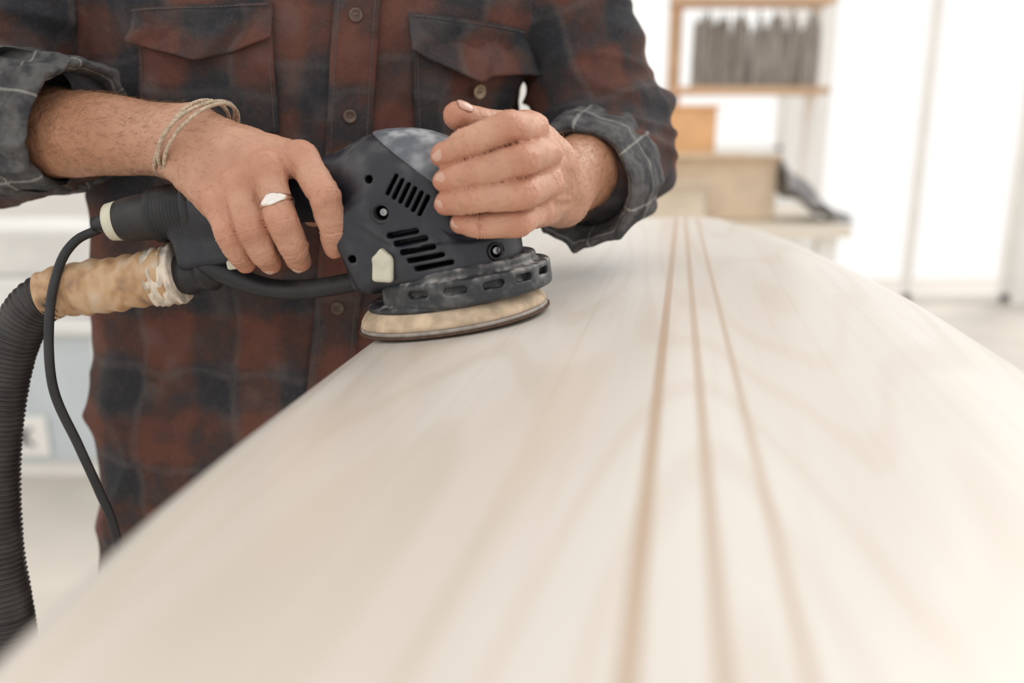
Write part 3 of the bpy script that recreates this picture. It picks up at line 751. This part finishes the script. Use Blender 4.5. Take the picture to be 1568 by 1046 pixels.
def head():
    hx,hy,hz=-.195,.865,.500
    lo=(hx-.11,hy-.15,.27);hi=(hx+.11,hy+.14,hz+.15); S=Vol(lo,hi,.003)
    S.el((hx,hy+.015,hz+.03),(.076,.095,.088),0); S.el((hx,hy-.035,hz-.035),(.056,.056,.070),.03)
    S.rc((hx,hy-.070,hz-.088),(hx,hy-.066,hz-.085),.022,.020,.03)
    S.rc((hx,hy-.083,hz+.012),(hx,hy-.106,hz-.026),.008,.014,.012)
    S.rc((hx-.03,hy-.076,hz+.022),(hx+.03,hy-.076,hz+.022),.012,.012,.02)
    for s in (-1,1):
        S.el((hx+s*.078,hy+.012,hz-.01),(.009,.020,.032),.008)
        S.el((hx+s*.031,hy-.093,hz+.004),(.014,.012,.009),.010,sub=True)
    S.rc((hx-.018,hy-.088,hz-.058),(hx+.018,hy-.088,hz-.058),.007,.007,.006)
    S.rc((hx,hy+.035,hz-.06),(-.205,.94,.29),.056,.062,.03)
    v,q=S.nets(); np_mesh('head',v,q,SKIN,man,attrs={'red':np.zeros(len(v)),'tan':np.full(len(v),.2)},relax=1)
    EYE=plain('eye_white',(.8,.78,.75),.2,.02); IR=plain('iris',(.05,.03,.02),.2,.1)
    for k,s in enumerate((-1,1)):
        for nm_,c,r,mt in (('eye',(hx+s*.031,hy-.076,hz+.003),.0125,EYE),('iris',(hx+s*.031,hy-.0845,hz+.001),.0055,IR)):
            E=Vol(tuple(a-r*1.4 for a in c),tuple(a+r*1.4 for a in c),r/9); E.rc(c,(c[0],c[1],c[2]+1e-5),r,r,0); v,q=E.nets(); np_mesh('%s_%d'%(nm_,k),v,q,mt,man)
    HAIR=plain('brown_hair',(.07,.04,.022),.6,.4,60,scl=(1,1,.2),bmp=.8)
    S=Vol(lo,hi,.003); S.el((hx,hy+.020,hz+.040),(.083,.100,.090),0); D=smax(S.D,-((S.Z-f32(hz+.045))*f32(.8)+(S.Y-f32(hy-.04))*f32(.75)),.012)
    v,q=S.nets(D); v=v+normals(v,q)*(vnoise(v,(120,120,40),3)*.006)[:,None]; np_mesh('hair',v,q,HAIR,man,relax=1)
head()
# ---- bracelet and ring
br=empty('cord_bracelet'); CORD=plain('linen_cord',(.54,.42,.31),.85,.25,300,bmp=.8)
c0=np.array([-.2500,.697,-.0085]); eA=np.array([.0225,-.002,.0290]); eB=np.array([.010,.0345,-.003])
for k,(o,sc_,tw) in enumerate(((.0025,1.0,0),(-.0022,1.01,.10),(-.0065,.99,-.12))):
    pts=[]
    for a in np.linspace(0,2*math.pi,25)[:-1]:
        p=c0+np.array([o,0,-o*.3])+(eA*math.cos(a)+eB*math.sin(a))*sc_+np.array([tw*.03*math.sin(2*a+k),0,0]); pts.append(tuple(p))
    sweep('strand_%d'%k,pts,lambda f,d,a:.0015+.0003*math.sin(d*2600+a),CORD,br,seg=10,step=.0012,closed=True)
rg=empty('finger_ring'); GOLD,ntg,bg=mat('silver_metal'); bg.inputs['Metallic'].default_value=1; bg.inputs['Roughness'].default_value=.22
L(ntg,mixc(ntg,noise(ntg,coords(ntg),300,2),(.70,.64,.58),(.92,.88,.84)),bg.inputs['Base Color'])
a0=np.array(H1[1][0]);a1_=np.array(H1[1][1]); rc_=a0*.33+a1_*.67; qn=Vector(a1_-a0).normalized().to_track_quat('Z','Y').to_matrix().to_4x4()
seg=64;vs=[];fs=[]
Mr=Matrix.Translation(Vector((rc_[0],rc_[1],rc_[2]+ZC)))@qn
fr_=qn.to_3x3().inverted()@Vector((0,-1,.1)); fa=math.atan2(fr_.y,fr_.x)
for i in range(seg):
    a=2*math.pi*i/seg; dd=abs((a-fa+math.pi)%(2*math.pi)-math.pi); w=.0026+.0024*math.exp(-(dd/.55)**2)
    for (r,z) in ((.0122,-w),(.0132,-w*.8),(.0136,0),(.0132,w*.8),(.0122,w),(.0116,0)):
        vs.append(Mr@Vector((r*math.cos(a),r*math.sin(a),z)))
for i in range(seg):
    for j in range(6): fs.append((i*6+j,((i+1)%seg)*6+j,((i+1)%seg)*6+(j+1)%6,i*6+(j+1)%6))
mesh_obj('band',vs,fs,GOLD,rg,smooth=True,rel=False)
# ================================================================== ROOM
WALL=plain('white_wall_paint',(.90,.89,.87),.8,.03,3); FLOORM=plain('pale_screed_floor',(.62,.57,.51),.55,.08,2)
TRIM=plain('white_frame_paint',(.90,.88,.85),.5,.03,5)
def rb(n,lo,hi,m,p=None,bv=0): return box(n,lo,hi,m,p,bv,rel=False)
rb('floor',(-4,-2.5,-.1),(5,6.6,0),FLOORM)
YB=5.6
rb('wall_back',(-4,YB,0),(.30,YB+.15,3.2),WALL)
bw=empty('wall_back_right')
rb('below_window',(.30,YB,0),(1.75,YB+.15,1.0),WALL,bw); rb('above',(.30,YB,2.9),(5,YB+.15,3.2),WALL,bw)
rb('pier',(1.75,YB,0),(1.98,YB+.15,2.9),WALL,bw); rb('right_end',(3.36,YB,0),(3.55,YB+.15,2.9),WALL,bw); rb('right_low',(3.55,YB,0),(5,YB+.15,.35),WALL,bw)
def window(name,x0,x1,z0,z1,nx,nz,y=YB+.05,w=.05):
    e=empty(name)
    rb('frame_bottom',(x0,y,z0),(x1,y+.06,z0+w),TRIM,e,.004); rb('frame_top',(x0,y,z1-w),(x1,y+.06,z1),TRIM,e,.004)
    for i in range(nx+1):
        x=x0+(x1-x0-w)*i/nx; rb('mullion_%d'%i,(x,y,z0),(x+w,y+.06,z1),TRIM,e,.004)
    for i in range(1,nz):
        z=z0+(z1-z0)*i/nz; rb('bar_%d'%i,(x0,y+.01,z),(x1,y+.05,z+w*.6),TRIM,e,.003)
window('door_1',1.98,3.36,0,2.9,2,1,w=.06); window('window_1',.30,1.75,1.0,2.9,2,1,w=.04); window('window_2',3.55,5,.35,2.9,2,2)
rb('wall_left',(-4.15,-2.5,0),(-4,5.75,3.2),WALL)
rw=empty('wall_right'); rb('low',(5,-2.5,0),(5.15,5.75,.5),WALL,rw); rb('top',(5,-2.5,2.9),(5.15,5.75,3.2),WALL,rw)
for i,y in enumerate((-2.5,.1,2.8,5.55)): rb('pier_%d'%i,(5,y,.5),(5.15,y+.2,2.9),WALL,rw)
rb('baseboard_back',(-4,YB-.02,0),(1.98,YB,.10),TRIM)
CAB=plain('pale_blue_laminate',(.58,.64,.68),.5,.05,4); CABT=plain('white_foam',(.80,.79,.77),.8,.04,6)
cb=empty('low_cabinet'); rb('carcass',(-2.3,2.65,0.06),(-.55,3.3,.50),CAB,cb,.01); rb('plinth',(-2.28,2.68,0),(-.57,3.28,.06),WALL,cb)
rb('top',(-2.32,2.62,.50),(-.53,3.32,.53),CABT,cb,.006); rb('door_gap',(-1.35,2.645,.08),(-1.34,2.652,.49),TRIM,cb)
fb=empty('foam_blanks'); rb('slab_1',(-2.2,2.75,.53),(-.7,3.2,.66),CABT,fb,.02); rb('slab_2',(-2.1,2.78,.66),(-.8,3.2,.82),plain('offwhite_foam',(.74,.73,.71),.8,.05,6),fb,.02)
sg=empty('paper_sign'); PAP=plain('paper',(.88,.87,.85),.8,.02); INK=plain('ink',(.16,.16,.17),.8,.05)
rb('sheet',(-1.66,2.640,.085),(-1.53,2.644,.225),PAP,sg)
for nm_,a in (('k_stem',[(-1.615,.12),(-1.615,.185)]),('k_arm',[(-1.612,.150),(-1.582,.185)]),('k_leg',[(-1.607,.153),(-1.580,.12)])):
    sweep(nm_,[(p[0],2.639,p[1]-ZC) for p in a],.006,INK,sg,seg=8,step=.02)
BW=plain('bench_ply',(.82,.75,.64),.6,.08,6,scl=(.2,1,1)); SHW=plain('shelf_pine',(.70,.47,.30),.6,.15,6,scl=(.2,1,1)); BOXM=plain('cardboard',(.76,.61,.46),.8,.06,12); ORG=plain('orange_plywood',(.82,.48,.24),.6,.12,6)  # bench, shelf and cardboard colours lightened to stand in for backlight flare
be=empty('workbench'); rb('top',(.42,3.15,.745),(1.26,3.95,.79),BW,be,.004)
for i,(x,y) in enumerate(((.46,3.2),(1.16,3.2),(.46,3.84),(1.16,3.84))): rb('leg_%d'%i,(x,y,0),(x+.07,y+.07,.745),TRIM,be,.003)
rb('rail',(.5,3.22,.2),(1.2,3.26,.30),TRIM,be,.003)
def open_box(name,cx,cy,z0,w,d,hgt,rz,m):
    e=empty(name); t=.006
    for nm_,a in (('base',(-w/2,-d/2,0,w/2,d/2,t)),('front',(-w/2,-d/2,0,w/2,-d/2+t,hgt)),('back',(-w/2,d/2-t,0,w/2,d/2,hgt)),('side_l',(-w/2,-d/2,0,-w/2+t,d/2,hgt)),('side_r',(w/2-t,-d/2,0,w/2,d/2,hgt))):
        rb(nm_,a[:3],a[3:],m,e)
    for nm_,sg_ in (('flap_front',-1),('flap_back',1)):
        vs=[(-w/2,sg_*d/2,hgt),(w/2,sg_*d/2,hgt),(w/2*.97,sg_*(d/2+.07),hgt+.03),(-w/2*.97,sg_*(d/2+.07),hgt+.03)]
        o=mesh_obj(nm_,vs,[(0,1,2,3)],m,e,rel=False); s=o.modifiers.new('s','SOLIDIFY'); s.thickness=.005
    e.location=(cx,cy,z0); e.rotation_euler=(0,0,rz); return e
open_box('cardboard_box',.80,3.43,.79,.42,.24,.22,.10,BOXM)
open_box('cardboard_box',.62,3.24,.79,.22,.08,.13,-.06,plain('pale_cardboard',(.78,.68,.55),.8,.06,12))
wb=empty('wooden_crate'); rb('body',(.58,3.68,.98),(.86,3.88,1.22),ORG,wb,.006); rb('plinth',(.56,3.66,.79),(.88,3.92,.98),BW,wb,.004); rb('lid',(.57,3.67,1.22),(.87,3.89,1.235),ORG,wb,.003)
def cloth():
    nu,nv=44,30; vs=[]
    for i in range(nu+1):
        for j in range(nv+1):
            u,v_=i/nu,j/nv
            x=1.035+.26*u; y=3.22+.32*v_
            z=.80+.235*(max(0,1-u)**1.25)*(1-.55*(2*v_-1)**2)+.016*math.sin(u*13+v_*7)*(1-u*.5)+.012*math.sin(v_*19+u*4)
            lim=.7965 if x<1.262 else .74
            vs.append((x,y,max(z,lim)))
    fs=[(i*(nv+1)+j,(i+1)*(nv+1)+j,(i+1)*(nv+1)+j+1,i*(nv+1)+j+1) for i in range(nu) for j in range(nv)]
    o=mesh_obj('dust_cloth',vs,fs,plain('grey_cloth',(.28,.27,.27),.9,.25,30),None,smooth=True,rel=False); s=o.modifiers.new('s','SOLIDIFY'); s.thickness=.003
cloth()
sh=empty('storage_shelf')
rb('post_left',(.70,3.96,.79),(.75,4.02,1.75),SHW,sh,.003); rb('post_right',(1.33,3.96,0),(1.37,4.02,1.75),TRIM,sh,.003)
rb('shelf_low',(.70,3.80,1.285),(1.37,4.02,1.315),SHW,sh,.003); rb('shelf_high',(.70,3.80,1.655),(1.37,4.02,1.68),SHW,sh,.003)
bs=[];bf=[]
def addbox(lo,hi):
    b0=len(bs); x0,y0,z0=lo;x1,y1,z1=hi
    bs.extend([(x0,y0,z0),(x1,y0,z0),(x1,y1,z0),(x0,y1,z0),(x0+.002,y0,z1),(x1-.002,y0,z1),(x1-.002,y1,z1),(x0+.002,y1,z1)])
    bf.extend([tuple(b0+k for k in f) for f in ((0,3,2,1),(4,5,6,7),(0,1,5,4),(1,2,6,5),(2,3,7,6),(3,0,4,7))])
x=.78
while x<1.30:
    w=random.uniform(.014,.030); hgt=random.uniform(.22,.30); y=3.84+random.uniform(0,.03)
    addbox((x,y,1.3155),(x+w*.98,y+.03,1.315+hgt)); addbox((x+w*.3,y+.008,1.315+hgt),(x+w*.6,y+.022,1.315+hgt+.03)); x+=w
mesh_obj('paint_brushes',bs,bf,plain('brush_bristles',(.31,.275,.245),.9,.5,25,scl=(6,1,.3)),None,rel=False)  # bristle colour paler than the brushes, imitating washout from lens flare
# ================================================================== LIGHT
w=bpy.data.worlds.new('world'); sc.world=w; w.use_nodes=True; bgn=w.node_tree.nodes['Background']; bgn.inputs[0].default_value=(1.0,.985,.955,1); bgn.inputs[1].default_value=1.10
sl=bpy.data.lights.new('sun','SUN'); sl.energy=1.35; sl.angle=math.radians(28); sl.color=(1,.96,.91)
so=bpy.data.objects.new('sun',sl); so.rotation_euler=(Vector((0,0,0))-Vector((.70,.60,.70))).to_track_quat('-Z','Y').to_euler(); link(so)
# ================================================================== CAMERA
cam=bpy.data.cameras.new('camera'); co=bpy.data.objects.new('camera',cam); link(co)
co.location=(0,0,ZC); co.rotation_euler=(math.pi/2-PITCH,0,0); cam.sensor_width=36; cam.lens=1300/1568*36; cam.clip_start=.01
cam.dof.use_dof=True; cam.dof.focus_distance=.665; cam.dof.aperture_fstop=2.6
sc.camera=co
sc.view_settings.view_transform='Standard'; sc.view_settings.look='None'
